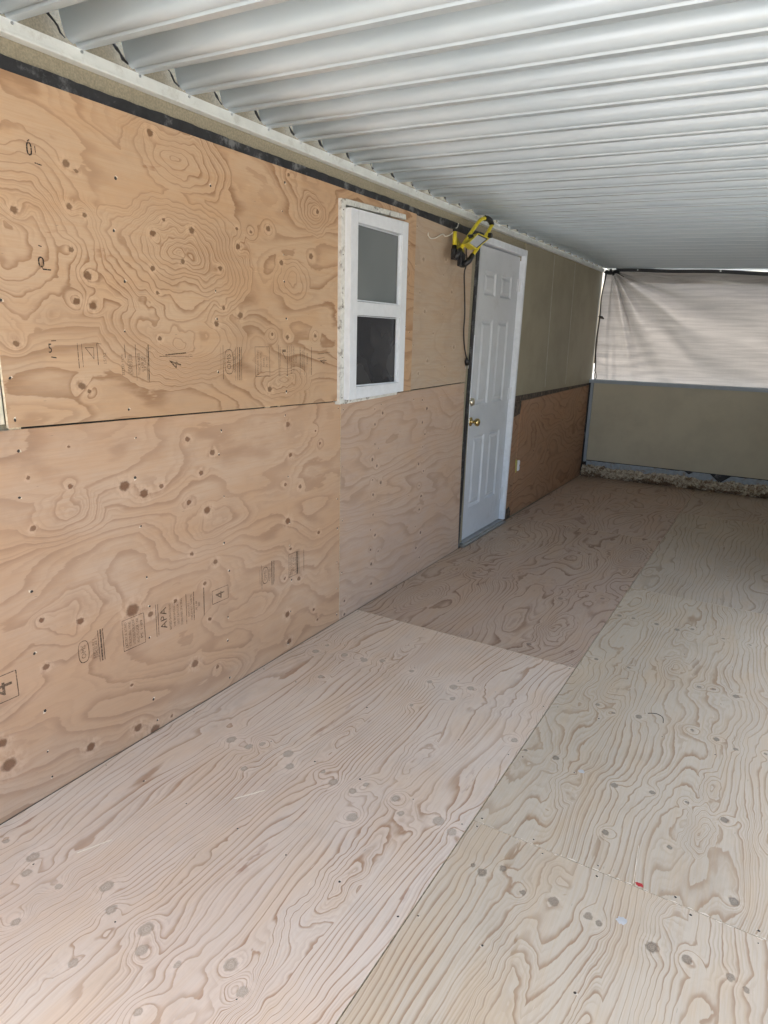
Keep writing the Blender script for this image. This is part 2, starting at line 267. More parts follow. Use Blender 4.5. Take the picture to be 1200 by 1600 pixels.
M['halfwall'] = plain('grey olive painted board', (.51, .475, .36), .6, nscale=3, namp=.08, stain=(.45, .41, .30), samp=.4, sscale=1.5)
M['cream'] = plain("cream siding", (.72, .66, .50), .8, nscale=60, namp=.1)
M['tar'] = plain("black tar membrane", (.018, .018, .02), .5, nscale=18, namp=.4, stain=(.20, .20, .195), samp=.9, sscale=11, bump=.006)
M['tar2'] = plain("stained flashing paper", (.075, .055, .04), .8, nscale=30, namp=.5, stain=(.20, .15, .09), samp=.9, sscale=22, bump=.004)
M['dark'] = plain("dark gap", (.02, .018, .015), .9)
M['frame_w'] = plain("old white paint", (.72, .74, .75), .5, nscale=30, namp=.03, stain=(.42, .39, .33), samp=.10, sscale=9)
M['trim_w'] = plain("chipped white trim", (.66, .65, .59), .7, nscale=50, namp=.1, stain=(.15, .125, .09), samp=.8, sscale=24, bump=.003)
M['door_w'] = plain("grey white door paint", (.57, .59, .60), .38, nscale=3, namp=.04, stain=(.44, .44, .42), samp=.35, sscale=5)
M['jamb_w'] = plain("white jamb paint", (.78, .81, .84), .4, nscale=20, namp=.05, stain=(.4, .38, .35), samp=.12, sscale=12)
M['brass'] = plain("worn brass", (.62, .47, .20), .22, 1., nscale=40, namp=.2)
M['steel'] = plain("dull steel", (.55, .56, .56), .35, 1.)
M['roof'] = None
def roofmat():
    g = G("white enamel aluminium")
    gp = g.t.nodes.new('ShaderNodeNewGeometry'); sp = g.t.nodes.new('ShaderNodeSeparateXYZ'); g.t.links.new(gp.outputs['Position'], sp.inputs[0]); x, y, z = sp.outputs
    n = g.noise(g.vec(g.math('MULTIPLY', x, 1.2), g.math('MULTIPLY', y, 3.)), 2., 4, .6)
    c = g.mix(g.mr(n, .3, .7), (.50, .585, .635), (.55, .63, .67))
    mold = g.noise(g.vec(g.math('MULTIPLY', x, 6.), g.math('MULTIPLY', y, 14.), z), 5., 6, .72)
    c = g.mix(g.mr(mold, .70, .86, 0., .10), c, (.40, .40, .36))
    g.b.inputs['Coat Weight'].default_value = .8; g.b.inputs['Coat Roughness'].default_value = .28; g.b.inputs['Coat IOR'].default_value = 1.6
    return g.fin(c, g.mr(n, .3, .7, .32, .40), .10, .7)
M['roof'] = roofmat()
M['header'] = plain("white header metal", (.70, .72, .68), .4, nscale=20, namp=.05, stain=(.35, .33, .27), samp=.3, sscale=18)
M['rail'] = plain("grey blue painted metal", (.36, .42, .48), .45, nscale=10, namp=.06, stain=(.25, .27, .28), samp=.3, sscale=20)
M['foamskin'] = plain("torn grey blue skin", (.36, .41, .46), .7, nscale=25, namp=.15, stain=(.30, .20, .10), samp=.8, sscale=16, bump=.003)
def foammat():
    g = G("crumbling yellow insulation"); P, x, y, z = g.obj()
    n = g.noise(P, 36., 5, .75); n2 = g.noise(P, 11., 4, .7)
    c = g.mix(g.mr(n, .38, .62), (.34, .24, .15), (.86, .79, .64))
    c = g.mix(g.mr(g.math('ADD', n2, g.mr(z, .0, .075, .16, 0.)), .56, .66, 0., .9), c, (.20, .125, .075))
    c = g.mix(g.mr(g.noise(P, 60., 2, .5), .62, .68, 0., .8), c, (.70, .62, .47))
    g.bump(n, .012, 1.)
    return g.fin(c, .9, 0., .2)
M['foam'] = foammat()
M['ink'] = plain("faded black ink", (.13, .085, .055), .8, nscale=240, namp=.7)
M['ink_dark'] = plain("fresh black ink", (.035, .028, .024), .7, nscale=200, namp=.3)
def inkmat(name, col, a, b_):
    g = G(name); P, x, y, z = g.obj(); g.fin(col, .8, 0., .2)
    n = g.noise(P, 130., 4, .7); n2 = g.noise(P, 9., 3, .6)
    al = g.math('MULTIPLY', g.mr(n, .32, .50, 0., 1.), g.mr(n2, .3, .7, a, b_))
    tr = g.t.nodes.new('ShaderNodeBsdfTransparent'); mx = g.t.nodes.new('ShaderNodeMixShader'); g.put(mx.inputs[0], al)
    g.t.links.new(tr.outputs[0], mx.inputs[1]); g.t.links.new(g.b.outputs[0], mx.inputs[2]); g.t.links.new(mx.outputs[0], g.out.inputs[0]); return g.m
M['ink'] = inkmat("faded stamp ink", (.10, .068, .046), .5, .9); M['ink_dark'] = inkmat("fresh pen ink", (.03, .024, .022), .9, 1.)
M['hole'] = plain("dark screw recess", (.035, .022, .014), .5)
M['fibre'] = plain("torn wood fibre", (.80, .68, .50), .7, nscale=300, namp=.1)
M['yellow'] = plain("yellow enamel", (.72, .60, .035), .35, nscale=60, namp=.08, stain=(.35, .28, .05), samp=.4, sscale=40)
M['black'] = plain("black rubber", (.012, .012, .013), .45)
M['lens'] = plain("frosted lamp glass", (.45, .46, .48), .12, nscale=40, namp=.05)
M['string'] = plain("white string", (.72, .68, .58), .8)
M['red'] = plain("red paint mark", (.50, .03, .03), .6)
M['resin'] = plain("pale grey putty", (.56, .54, .49), .4)
M['ground'] = plain("pale weathered concrete", (.17, .175, .165), .9, nscale=2., namp=.12, stain=(.12, .13, .10), samp=.6, sscale=.6)

def panemat(name, top):
    g = G(name); P, x, y, z = g.obj()
    if top:
        mesh = g.math('MULTIPLY', g.math('SINE', g.math('MULTIPLY', y, 1800.)), g.math('SINE', g.math('MULTIPLY', z, 1800.)))
        c = g.mix(g.mr(g.noise(P, 2., 2, .5), .3, .7), (.15, .165, .165), (.19, .205, .20))
        return g.fin(c, .55, 0., .35)
    n = g.noise(P, 4., 2, .5); c = g.mix(g.mr(n, .35, .75), (.022, .023, .027), (.055, .053, .052))
    return g.fin(c, g.mr(n, .3, .7, .22, .3), 0., .5)
M['pane_top'] = panemat("screened pane", True); M['pane_low'] = panemat("dusty dark glass", False)

def tarpmat():
    g = G("woven shade cloth"); P, x, y, z = g.obj()
    st = g.noise(g.vec(g.math('MULTIPLY', x, 2.2), 0., g.math('MULTIPLY', z, 42.)), 1., 4, .6)
    fine = g.noise(g.vec(g.math('MULTIPLY', x, 260.), 0., g.math('MULTIPLY', z, 260.)), 1., 2, .6)
    vert = g.noise(g.vec(g.math('MULTIPLY', x, 90.), 0., g.math('MULTIPLY', z, 2.)), 1., 3, .6)
    a = g.mr(st, .3, .7, .82, 1.08); a = g.math('MULTIPLY', a, g.mr(fine, .3, .7, .92, 1.06)); a = g.math('MULTIPLY', a, g.mr(vert, .3, .7, .985, 1.01))
    c = g.mix(1., (.53, .505, .47), g.vec(a, a, a), 'MULTIPLY')
    g.fin(c, .8, 0., .2)
    tr = g.t.nodes.new('ShaderNodeBsdfTranslucent'); g.put(tr.inputs[0], c)
    mx = g.t.nodes.new('ShaderNodeMixShader'); mx.inputs[0].default_value = .18
    g.t.links.new(g.b.outputs[0], mx.inputs[1]); g.t.links.new(tr.outputs[0], mx.inputs[2]); g.t.links.new(mx.outputs[0], g.out.inputs[0])
    return g.m
M['tarp'] = tarpmat()

# ---------------------------------------------------------------- screws
def screw_mesh():
    mb = MB(); seg = 9; rnd = random.Random(3)
    def disc(r, x, jr, cy=0, cz=0, m=0):
        v = [(x+.0009, cy, cz)]+[(x, cy+r*(1+jr*rnd.uniform(-1, 1))*math.cos(k*2*math.pi/seg), cz+r*(1+jr*rnd.uniform(-1, 1))*math.sin(k*2*math.pi/seg)) for k in range(seg)]
        mb.add(v, [(0, 1+k, 1+(k+1) % seg) for k in range(seg)], m)
    disc(.0042, .0002, .55, .0030, -.001, 1); disc(.0036, .0008, .2, 0, 0, 0)
    me = bpy.data.meshes.new('screw'); me.from_pydata(mb.v, [], mb.f); me.materials.append(M['hole']); me.materials.append(M['fibre'])
    me.polygons.foreach_set('material_index', mb.mi); return me
SCREW = screw_mesh()
def screws(parent, pts, axis, surf, k=1.):
    for a, b in pts:
        o = bpy.data.objects.new('screw', SCREW); COL.objects.link(o); o.parent = parent
        W = Vector((surf+.0004, a, b)) if axis == 'wall' else Vector((b, a, surf+.0004))
        o.location = W - WLOC[parent]
        rz = random.uniform(0, 6.28)
        o.rotation_euler = (rz, 0, 0) if axis == 'wall' else (0, -math.pi/2, rz)
        s = k*random.uniform(.8, 1.5)*(1 if axis == 'wall' else .72); o.scale = (1, s, s*random.uniform(.7, 1.1))
def grid(a0, a1, da, b0, b1, db, j=.03, drop=.12, inset=.02):
    out = []
    na = max(1, round((a1-a0)/da)); nb = max(1, round((b1-b0)/db))
    for i in range(na+1):
        for k in range(nb+1):
            if random.random() < drop: continue
            a = a0+(a1-a0)*i/na; b = b0+(b1-b0)*k/nb
            a += random.uniform(-j, j)*.35; b += random.uniform(-j, j)
            out.append((min(max(a, a0+inset), a1-inset), min(max(b, b0+inset), b1-inset)))
    return out

# ---------------------------------------------------------------- ground and floor
mb = MB(); mb.add([(-60, -60, -.35), (60, -60, -.35), (60, 60, -.35), (-60, 60, -.35)], [(0, 1, 2, 3)])
tag(mb.build('ground', M['ground'], origin=(0, 0, -.35)), kind='structure')
mb = MB(); mb.add([(-14, -40, -.345), (18, -40, -.345), (18, -4.6, -.345), (-14, -4.6, -.345)], [(0, 1, 2, 3)])
tag(mb.build('bounce_slab', plain('pale bounce surface', (.56, .57, .57), .85, nscale=3, namp=.06, stain=(.42, .42, .41), samp=.5, sscale=.8), origin=(0, -20, -.345)), kind='structure')  # unseen pale slab added to bounce sunlight up onto the roof pans
FL = empty('floor', (0, 0, -.15), kind='structure')
mb = MB(); mb.box(-.012, 2.46, -3.0, 5.62, -.15, -.0205); mb.build('subfloor', M['dark'], FL)
def floor_sheet(x0, x1, y0, y1, mat, label, sc, dz=0):
    mb = MB(); mb.box(x0, x1, y0, y1, -.018, dz); n = len(mb.f)
    mb.mi = [1]*n; mb.mi[1] = 0
    o = mb.build('plywood_sheet', [mat, M['edge']], FL, origin=(x0, y0, 0), label=label)
    screws(o, grid(y0, y1, .405, x0, x1, sc), 'floor', dz)
    return o
s_nl = floor_sheet(.0045, 1.2185, -1.515, .922, M['f_nl'], 'pale pinkish plywood floor sheet nearest the orange wall', .2)
s_ml = floor_sheet(.0045, 1.2185, .9255, 3.36, M['f_ml'], 'rosy brown plywood floor sheet with bold grain in front of the door', .3)
s_fl = floor_sheet(.0045, 1.2185, 3.3635, 5.61, M['f_fl'], 'rosy plywood floor sheet in the far corner', .4)
s_nr = floor_sheet(1.2225, 2.44, -2.71, -.270, M['f_nr'], 'yellowish plywood floor sheet with tight straight grain and pale putty spot', .2)
s_mr = floor_sheet(1.2225, 2.44, -.2675, 2.17, M['f_mr'], 'greenish grey plywood floor sheet with brown patches beside the red mark', .2)
s_fr = floor_sheet(1.2225, 2.44, 2.1735, 4.4, M['f_fr'], 'greenish grey plywood floor sheet in the far half', .4)
s_er = floor_sheet(1.2225, 2.44, 4.4035, 5.61, M['f_er'], 'short tan plywood floor sheet against the far half wall', .4)
floor_sheet(.0045, 1.2185, -3.0, -1.5185, M['f_fl'], None, .4)
# marks on the sheets
def blob(x, y, r, mat, name, parent, seed, e=1., h=.0008):
    rnd = random.Random(seed); n = 18
    v = [(x, y, h)]+[(x+r*e*(1+.3*rnd.uniform(-1, 1))*math.cos(k*6.283/n), y+r*(1+.3*rnd.uniform(-1, 1))*math.sin(k*6.283/n), .0003) for k in range(n)]
    return mesh_obj(name, v, [(0, 1+k, 1+(k+1) % n) for k in range(n)], mat, parent, (x, y, 0))
blob(1.722, -.255, .008, M['red'], 'paint_mark', s_mr, 4, 1.3)
blob(1.703, -.406, .013, M['resin'], 'putty_spot', s_nr, 5)
blob(1.448, .166, .010, M['resin'], 'putty_spot', s_mr, 6)
def chip_tube(pts, r, mat, name, parent):
    mb = MB(); mb.tube(pts, r, 5); return mb.build(name, mat, parent)
chip_tube(spline([(1.58, .70, .001), (1.61, .715, .001), (1.637, .70, .001), (1.645, .66, .001)], 5), .0013, M['ink_dark'], 'pencil_mark', s_mr)
chip_tube([(1.69, -.10, .001), (1.705, -.262, .001)], .0012, M['fibre'], 'splinter', s_mr)
chip_tube([(.52, -.60, .0012), (.575, -.515, .0012)], .0016, M['fibre'], 'splinter', s_nl)
chip_tube([(.30, -1.02, .0012), (.34, -.93, .0012)], .0014, M['fibre'], 'splinter', s_nl)
# ragged torn edge along the seams
def ragged(x0, x1, y, parent, seed, n=60, sgn=1):
    rnd = random.Random(seed); mb = MB(); x = x0
    while x < x1:
        w_ = rnd.uniform(.004, .03)
        if rnd.random() < .55:
            d = rnd.uniform(.0015, .006)
            mb.add([(x, y, .0004), (x+w_, y, .0004), (x+w_*.6, y+sgn*d, .0010), (x+w_*.2, y+sgn*d*.6, .0010)], [(0, 1, 2, 3)])
        x += w_+rnd.uniform(0, .02)
    mb.build('torn_edge', M['fibre'], parent)
ragged(1.225, 2.43, -.2675, s_mr, 1); ragged(.01, 1.21, .922, s_nl, 2, sgn=-1)
ragged(1.225, 2.43, -.270, s_nr, 8, sgn=-1)

# ---------------------------------------------------------------- house
H = empty('house', (-.012, .5, -.35), 'tan house wall clad in raw plywood with a white window and a panel door', 'house')
XW = -.013                                             # face of the old stucco
mb = MB()
mb.box(-4, XW, -3.2, 2.36, -.35, 2.36); mb.box(-4, XW, 3.19, 5.72, 1.05, 2.36); mb.box(-4, XW, 3.19, 5.77, -.35, 1.05); mb.box(-4, XW, 2.36, 3.19, 2.125, 2.36); mb.box(-4, XW, 2.36, 3.19, -.35, 0.0)
mb.box(-4, -.30, 2.36, 3.19, 0.0, 2.125)
mb.build('wall', M['stucco'], H)
mb = MB(); mb.box(-4.3, -.01, -3.4, 5.9, 2.361, 2.45); mb.build('roof', M['trim_w'], H)
# backing in the gap between the sheet rows
mb = MB(); mb.box(XW+.0005, -.0105, -.86, 2.19, 1.10, 1.25); mb.build('sheathing_gap', M['dark'], H)
for y, w_ in ((-.895, .035), (.20, .03), (.285, .01)):
    mb = MB(); mb.box(-.0100, -.004, y, y+w_, 1.13, 1.22); mb.build('shim', M['edge'], H)
mb = MB(); mb.box(XW+.0005, -.002, -1.7, -.9065, 1.209, 2.10); mb.build('siding', M['cream'], H)

def wall_sheet(quad, mat, label, th=.012, off=0., mats=None):
    mb = MB(); mb.slab(quad, off-.0095, off+th-.012)
    n = len(mb.f); mb.mi = [1]*n; mb.mi[1] = 0
    return mb.build('plywood_panel', [mat, M['edge']], H, origin=(0, quad[0][0], quad[0][1]), label=label)
wl = wall_sheet([(-1.69, 0.), (.7525, 0.), (.7525, 1.160), (-1.69, 1.206)], M['w_lo'], 'tan knotty plywood panel on the lower wall with black grade stamps')
screws(wl, grid(-1.3, .75, .405, .02, 1.15, .17, .05), 'wall', .0)
wm = wall_sheet([(.755, 0.), (2.272, 0.), (2.228, 1.186), (.755, 1.160)], M['w_mid'], 'rosy grey plywood panel under the window reaching to the door')
screws(wm, grid(.755, 2.24, .405, .02, 1.14, .25, .04), 'wall', .0, .8)
# the upper sheet is cut round the window
UX = .012
wu = wall_sheet([(-.905, 1.199), (.735, 1.166), (.735, 2.06), (1.33, 2.06), (1.33, 1.176), (1.445, 1.178), (1.445, 2.118), (-.905, 2.112)], M['w_up'],
                'orange plywood panel with oval grain filling the upper wall beside the window', off=UX)
screws(wu, [(a, b) for a, b in grid(-.905, .735, .405, 1.20, 2.10, .15, .05)]+[(1.39, 1.72), (1.36, 1.53), (1.405, 1.5), (1.38, 1.35), (1.37, 1.95)], 'wall', UX)
wq = wall_sheet([(1.449, 1.180), (2.228, 1.193), (2.236, 2.10), (1.449, 2.116)], M['w_mu'], 'grey tan plywood panel between the window and the door', off=.004)
screws(wq, grid(1.449, 2.19, .36, 1.2, 2.08, .22, .05), 'wall', .004, .7)
wf = wall_sheet([(3.34, .012), (5.60, .0), (5.60, 1.012), (3.43, .985)], M['w_far'], 'brown weathered plywood panel beyond the door'); wf.data.materials[1] = M['w_far']
# bare studs side of the door, flashing
mb = MB(); mb.slab([(3.222, .0), (3.338, .0), (3.428, .985), (3.228, .985)], -.0095, -.006); mb.build('stained_sheathing', M['w_far'], H, label='dark water stained strip of sheathing beside the door frame')
mb = MB(); mb.slab([(3.23, .987), (5.60, 1.014), (5.60, 1.036), (3.23, 1.034)], -.0095, -.003)
mb.slab([(3.222, .86), (3.40, .88), (3.42, .986), (3.225, .986)], -.0055, -.003); mb.slab([(3.19, .0), (3.335, .0), (3.34, .06), (3.30, .10), (3.25, .085), (3.2, .11)], -.0055, -.002)
mb.build('flashing_paper', M['tar2'], H, label='torn dark building paper beyond the door')
mb = MB(); mb.slab([(3.226, 1.036), (5.70, 1.038), (5.70, 2.21), (3.226, 2.19)], -.012, .002); mb.build('painted_board', M['stucco_far'], H, label='olive painted board beyond the door')
filler = plain("paler olive filler", (.40, .365, .285), .6, nscale=14, namp=.15)
for y0, y1 in ((3.99, 4.05), (4.64, 4.70)):
    mb = MB(); mb.slab([(y0+.004, 1.068), (y0+.022, 1.068), (y0-.02, 2.185), (y0-.038, 2.185)], .0022, .0034); mb.build('joint_filler', filler, H)
# black membrane strip under the stucco band, with an uneven top edge
rnd = random.Random(11); mb = MB(); n = 160; Y0, Y1 = -1.72, 2.42
ys = [Y0+(Y1-Y0)*i/n for i in range(n+1)]
top = [2.155-.003*rnd.random()-(.0015*math.sin(y*9)) for y in ys]; bot = [2.105 for y in ys]
for i in range(n):
    mb.add([(-.006, ys[i], bot[i]), (-.006, ys[i+1], bot[i+1]), (-.006, ys[i+1], top[i+1]), (-.006, ys[i], top[i]),
            (XW, ys[i+1], top[i+1]), (XW, ys[i], top[i])], [(0, 1, 2, 3), (3, 2, 4, 5)])
mb.build('membrane_strip', M['tar'], H, label='black tar membrane strip along the top of the plywood')
mb = MB(); mb.tube([(.003, -.665, 2.115), (.004, -.66, 2.085), (.004, -.648, 2.06), (.004, -.655, 2.04)], .0015, 5); mb.build('loose_thread', M['black'], H); mb = MB(); mb.tube([(.0, -.84, 2.112), (.014, -.842, 2.10), (.004, -.84, 2.09)], .002, 5); mb.build('loose_thread', M['black'], H)

# stamps -------------------------------------------------------
import os
def text_mesh(body, size):
    c = bpy.data.curves.new('t', 'FONT'); c.body = body; c.size = size; c.align_x = 'CENTER'; c.align_y = 'CENTER'; c.resolution_u = 2
    o = bpy.data.objects.new('t', c); COL.objects.link(o); bpy.context.view_layer.update()
    me = bpy.data.meshes.new_from_object(o); v = [tuple(p.co) for p in me.vertices]; f = [tuple(p.vertices) for p in me.polygons]
    bpy.data.objects.remove(o); bpy.data.meshes.remove(me); return v, f
class Stamp:
    def __init__(s, x): s.mb = MB(); s.x = x
    def text(s, t, y, z, size, rot=90, sx=1., sy=1.):
        v, f = text_mesh(t, size); a = math.radians(rot)
        s.mb.add([(s.x, y+px*sx*math.cos(a)-py*sy*math.sin(a), z+px*sx*math.sin(a)+py*sy*math.cos(a)) for px, py, _ in v], f); return s
    def bar(s, y0, z0, y1, z1, wd=.004):
        d = Vector((y1-y0, z1-z0)).normalized(); p = Vector((-d.y, d.x))*wd/2
        s.mb.add([(s.x, y0+p.x, z0+p.y), (s.x, y0-p.x, z0-p.y), (s.x, y1-p.x, z1-p.y), (s.x, y1+p.x, z1+p.y)], [(0, 1, 2, 3)]); return s
    def rect(s, y0, y1, z0, z1, wd=.003):
        s.bar(y0, z0, y1, z0, wd); s.bar(y0, z1, y1, z1, wd); s.bar(y0, z0, y0, z1, wd); s.bar(y1, z0, y1, z1, wd); return s
    def oval(s, y, z, ry, rz, wd=.003, n=28):
        o = []
        for k in range(n):
            a = 2*math.pi*k/n; c, q = math.cos(a), math.sin(a)
            yy = ry*math.copysign(abs(c)**.7, c); zz = rz*math.copysign(abs(q)**.7, q); o.append((y+yy, z+zz))
        for k in range(n): s.bar(*o[k], *o[(k+1) % n], wd)
        return s
    def done(s, parent, mat='ink', label=None): return s.mb.build('grade_stamp', M[mat], parent, label=label)
def qms(S_, y, z, k=1.):
    S_.oval(y, z, .019*k, .038*k, .003); S_.text('OMS', y, z, .024*k)
    return S_
def spec_box(S_, y0, y1, z0, z1, lines):
    S_.rect(y0, y1, z0, z1, .0022); n = len(lines); h = (y1-y0)/(n+.6)
    for i, t in enumerate(lines): S_.text(t, y0+h*(i+.8), (z0+z1)/2, h*.95, 90, (z1-z0)*.9/(len(t)*h*.60))
    return S_
X0 = .0012
s = Stamp(X0); qms(s, -.738, .440)
for y in (-.700, -.690): s.text('EXPOSURE 1', y, .436, .013)
for y, wd in ((-.681, .003), (-.671, .006), (-.662, .003)): s.bar(y, .380, y, .495, wd)
s.done(wl)
s = Stamp(X0); spec_box(s, -.584, -.491, .376, .491, ['EXTERIOR BOND', 'STRUCTURAL PANEL', 'INTENDED FOR ROOF', 'AND FLOOR USE', 'PS 1-09']); s.done(wl)
s = Stamp(X0); s.bar(-.439, .375, -.437, .503, .0022).bar(-.430, .378, -.427, .501, .0026).text('APA', -.402, .436, .042, 90, 1.1)
for y, t in ((-.372, 'RATED SHEATHING'), (-.352, 'THE ENGINEERED'), (-.334, '15/32 CATEGORY'), (-.316, 'SIZED FOR SPACING'), (-.280, 'EXPOSURE 1'), (-.266, 'THICKNESS 0.438 IN'), (-.240, 'PS 1-09'), (-.226, '000')):
    s.text(t, y, .432, .014, 90, .85)
s.bar(-.294, .373, -.291, .496, .0028).bar(-.255, .374, -.252, .494, .0036).bar(-.202, .372, -.198, .494, .004); s.done(wl)
s = Stamp(X0); s.rect(-.154, -.064, .405, .462, .0024).text('4', -.108, .433, .055, 90, 1.2, 1.3); s.done(wl)
s = Stamp(X0); s.bar(.146, .375, .145, .488, .003).bar(.134, .40, .133, .47, .0015); qms(s, .170, .432)
s.text('EXPOSURE 1', .197, .432, .012).text('15/32 CAT', .206, .432, .012).bar(.214, .372, .214, .489, .005).bar(.224, .372, .224, .488, .003).bar(.232, .38, .232, .486, .002); s.done(wl)
s = Stamp(X0); spec_box(s, .335, .395, .371, .483, ['RATED PANEL', 'SHEATHING', 'PS 1-09', 'EXPOSURE 1']); s.bar(.398, .37, .398, .484, .010).bar(.411, .368, .411, .482, .003).bar(.449, .372, .449, .48, .003); s.done(wl)
s = Stamp(X0); s.rect(-1.06, -.965, .39, .475, .003).text('4', -1.01, .432, .07, 90, 1.3, 1.4); s.done(wl)
XU = UX+.0012
s = Stamp(XU); s.bar(-.668, 1.357, -.668, 1.431, .0022).bar(-.654, 1.36, -.654, 1.43, .0015)
s.bar(-.642, 1.418, -.613, 1.418, .0022).bar(-.642, 1.418, -.615, 1.385, .002).bar(-.613, 1.418, -.615, 1.383, .002).bar(-.601, 1.366, -.601, 1.431, .0024).bar(-.60, 1.431, -.585, 1.429, .0018)
s.text('15/32', -.575, 1.385, .016).done(wu)
s = Stamp(XU); s.bar(-.499, 1.384, -.499, 1.43, .003).bar(-.459, 1.312, -.457, 1.428, .0022).bar(-.409, 1.306, -.405, 1.428, .004).bar(-.415, 1.31, -.411, 1.42, .0014)
for y, t in ((-.51, 'SIZED FOR'), (-.487, 'SPACING'), (-.477, 'EXPOSURE'), (-.446, 'THICKNESS'), (-.432, '0.438 IN'), (-.422, 'PS 1-09')): s.text(t, y, 1.365, .014)
s.done(wu)
s = Stamp(XU); s.bar(-.335, 1.3935, -.24, 1.40, .004).bar(-.36, 1.389, -.21, 1.388, .0015).text('4', -.29, 1.36, .055, 75, .9, 1.4).done(wu)
s = Stamp(XU); s.bar(-.058, 1.30, -.055, 1.428, .0025).bar(-.07, 1.34, -.068, 1.42, .001); qms(s, -.025, 1.365, 1.2)
for y, wd in ((.012, .002), (.024, .003), (.035, .0045), (.046, .0025)): s.bar(y-.004, 1.293, y, 1.42, wd)
s.text('EXPOSURE 1', .004, 1.36, .013).done(wu)
s = Stamp(XU); s.rect(.124, .212, 1.304, 1.421, .002)
for i, t in enumerate(['EXTERIOR BOND', 'STRUCTURAL', 'PANEL', 'PS 1-09']): s.text(t, .140+.018*i, 1.36, .013)
s.done(wu)
s = Stamp(XU); s.bar(.272, 1.30, .272, 1.428, .003).bar(.282, 1.30, .282, 1.42, .0015).bar(.295, 1.405, .318, 1.405, .010).bar(.295, 1.40, .318, 1.37, .003).bar(.328, 1.30, .328, 1.425, .0028).bar(.342, 1.36, .342, 1.424, .002)
for i, t in enumerate(['RATED SHEATHING', '15/32 CATEGORY', 'SIZED', '', 'EXPOSURE 1', 'THICKNESS', '', '0.438 IN']):
    if t: s.text(t, .356+.016*i, 1.37, .014)
s.bar(.416, 1.30, .416, 1.42, .0025).bar(.446, 1.30, .446, 1.42, .002).bar(.498, 1.297, .499, 1.42, .0035).done(wu)
s = Stamp(XU); s.bar(.545, 1.39, .64, 1.396, .0025).bar(.545, 1.368, .60, 1.375, .002).text('4', .592, 1.355, .05, 90, .9, 1.5).done(wu)
# hand written tally marks
def mark(fn):
    s = Stamp(XU+.0003); fn(s); s.mb.build('hand_written_mark', M['ink_dark'], wu)
mark(lambda s: s.oval(-.760, 1.939, .006, .015, .004).bar(-.763, 1.957, -.757, 1.962, .003).bar(-.742, 1.93, -.743, 1.95, .0025).bar(-.748, 1.907, -.728, 1.905, .003))
mark(lambda s: s.oval(-.758, 1.652, .007, .012, .0045).bar(-.758, 1.641, -.754, 1.633, .002).bar(-.755, 1.633, -.730, 1.633, .0035).bar(-.762, 1.695, -.752, 1.693, .003))
mark(lambda s: s.text('5', -.757, 1.415, .038, 0, .7, 1.).bar(-.752, 1.437, -.736, 1.438, .002).bar(-.757, 1.392, -.740, 1.389, .003))

# ---------------------------------------------------------------- window
W = empty('window', (.012, 1.02, 1.16), parent=H)
mb = MB()
x0, x1 = -.01, .030
mb.slab([(.703, 1.150), (.740, 1.160), (.740, 2.062), (.703, 2.070)], x0, x1); mb.slab([(.7405, 2.047), (1.305, 2.068), (1.300, 2.092), (.7405, 2.073)], x0, x1-.002)
mb.slab([(.7405, 1.150), (1.262, 1.166), (1.262, 1.190), (.7405, 1.178)], x0, x1-.002)
tr = mb.build('trim', M['trim_w'], W, bevel=.002, label='chipped weathered outer trim boards')
# small jamb chips / nails
for z in (1.18, 1.37, 1.6, 1.83, 2.02):
    mb = MB(); mb.box(x1-.001, x1+.001, .716, .722, z, z+.005); mb.build('nail', M['hole'], tr)
FX0, FX1 = .0, .062
def stile(mb, y0, y1, z0, z1, fx0=FX0, fx1=FX1, s0=0., s1=0.): mb.slab([(y0, z0), (y1, z0+s0), (y1, z1+s1), (y0, z1)], fx0, fx1)
fr = MB()
stile(fr, .735, .797, 1.172, 2.034); stile(fr, 1.212, 1.272, 1.185, 2.046)
stile(fr, .7972, 1.2118, 1.173, 1.232, s0=.011, s1=.004); stile(fr, .7972, 1.2118, 1.978, 2.035, s0=.004, s1=.010)
stile(fr, .7972, 1.2118, 1.570, 1.632, s0=.002, s1=.002, fx1=FX1-.003)
fo = fr.build('frame', M['frame_w'], W, bevel=.0025)
mb = MB(); b = .007
for z0, z1 in ((1.233, 1.569), (1.634, 1.977)):
    mb.box(.040, .052, .7975, .7975+b, z0, z1); mb.box(.040, .052, 1.2115-b, 1.2115, z0, z1); mb.box(.040, .052, .805, 1.2042, z0+.001, z0+b); mb.box(.040, .052, .805, 1.2042, z1-b+.003, z1-.001)
mb.build('glazing_bead', M['jamb_w'], W, bevel=.001)
mb = MB(); mb.box(.030, .034, .798, 1.211, 1.62, 1.985); mb.build('pane', M['pane_top'], W, label='upper pane covered by a grey insect screen')
mb = MB(); mb.box(.030, .034, .798, 1.211, 1.228, 1.575); mb.build('pane', M['pane_low'], W, label='dusty dark lower pane')

# ---------------------------------------------------------------- door
D = empty('door', (-.03, 2.76, .03), parent=H)
def lean(o, k=.0345):
    for v in o.data.vertices: v.co.y += k*(v.co.z + WLOC[o].z)
    return o
XF = -.020; y0, y1, z0, z1 = 2.350, 3.115, .032, 2.083
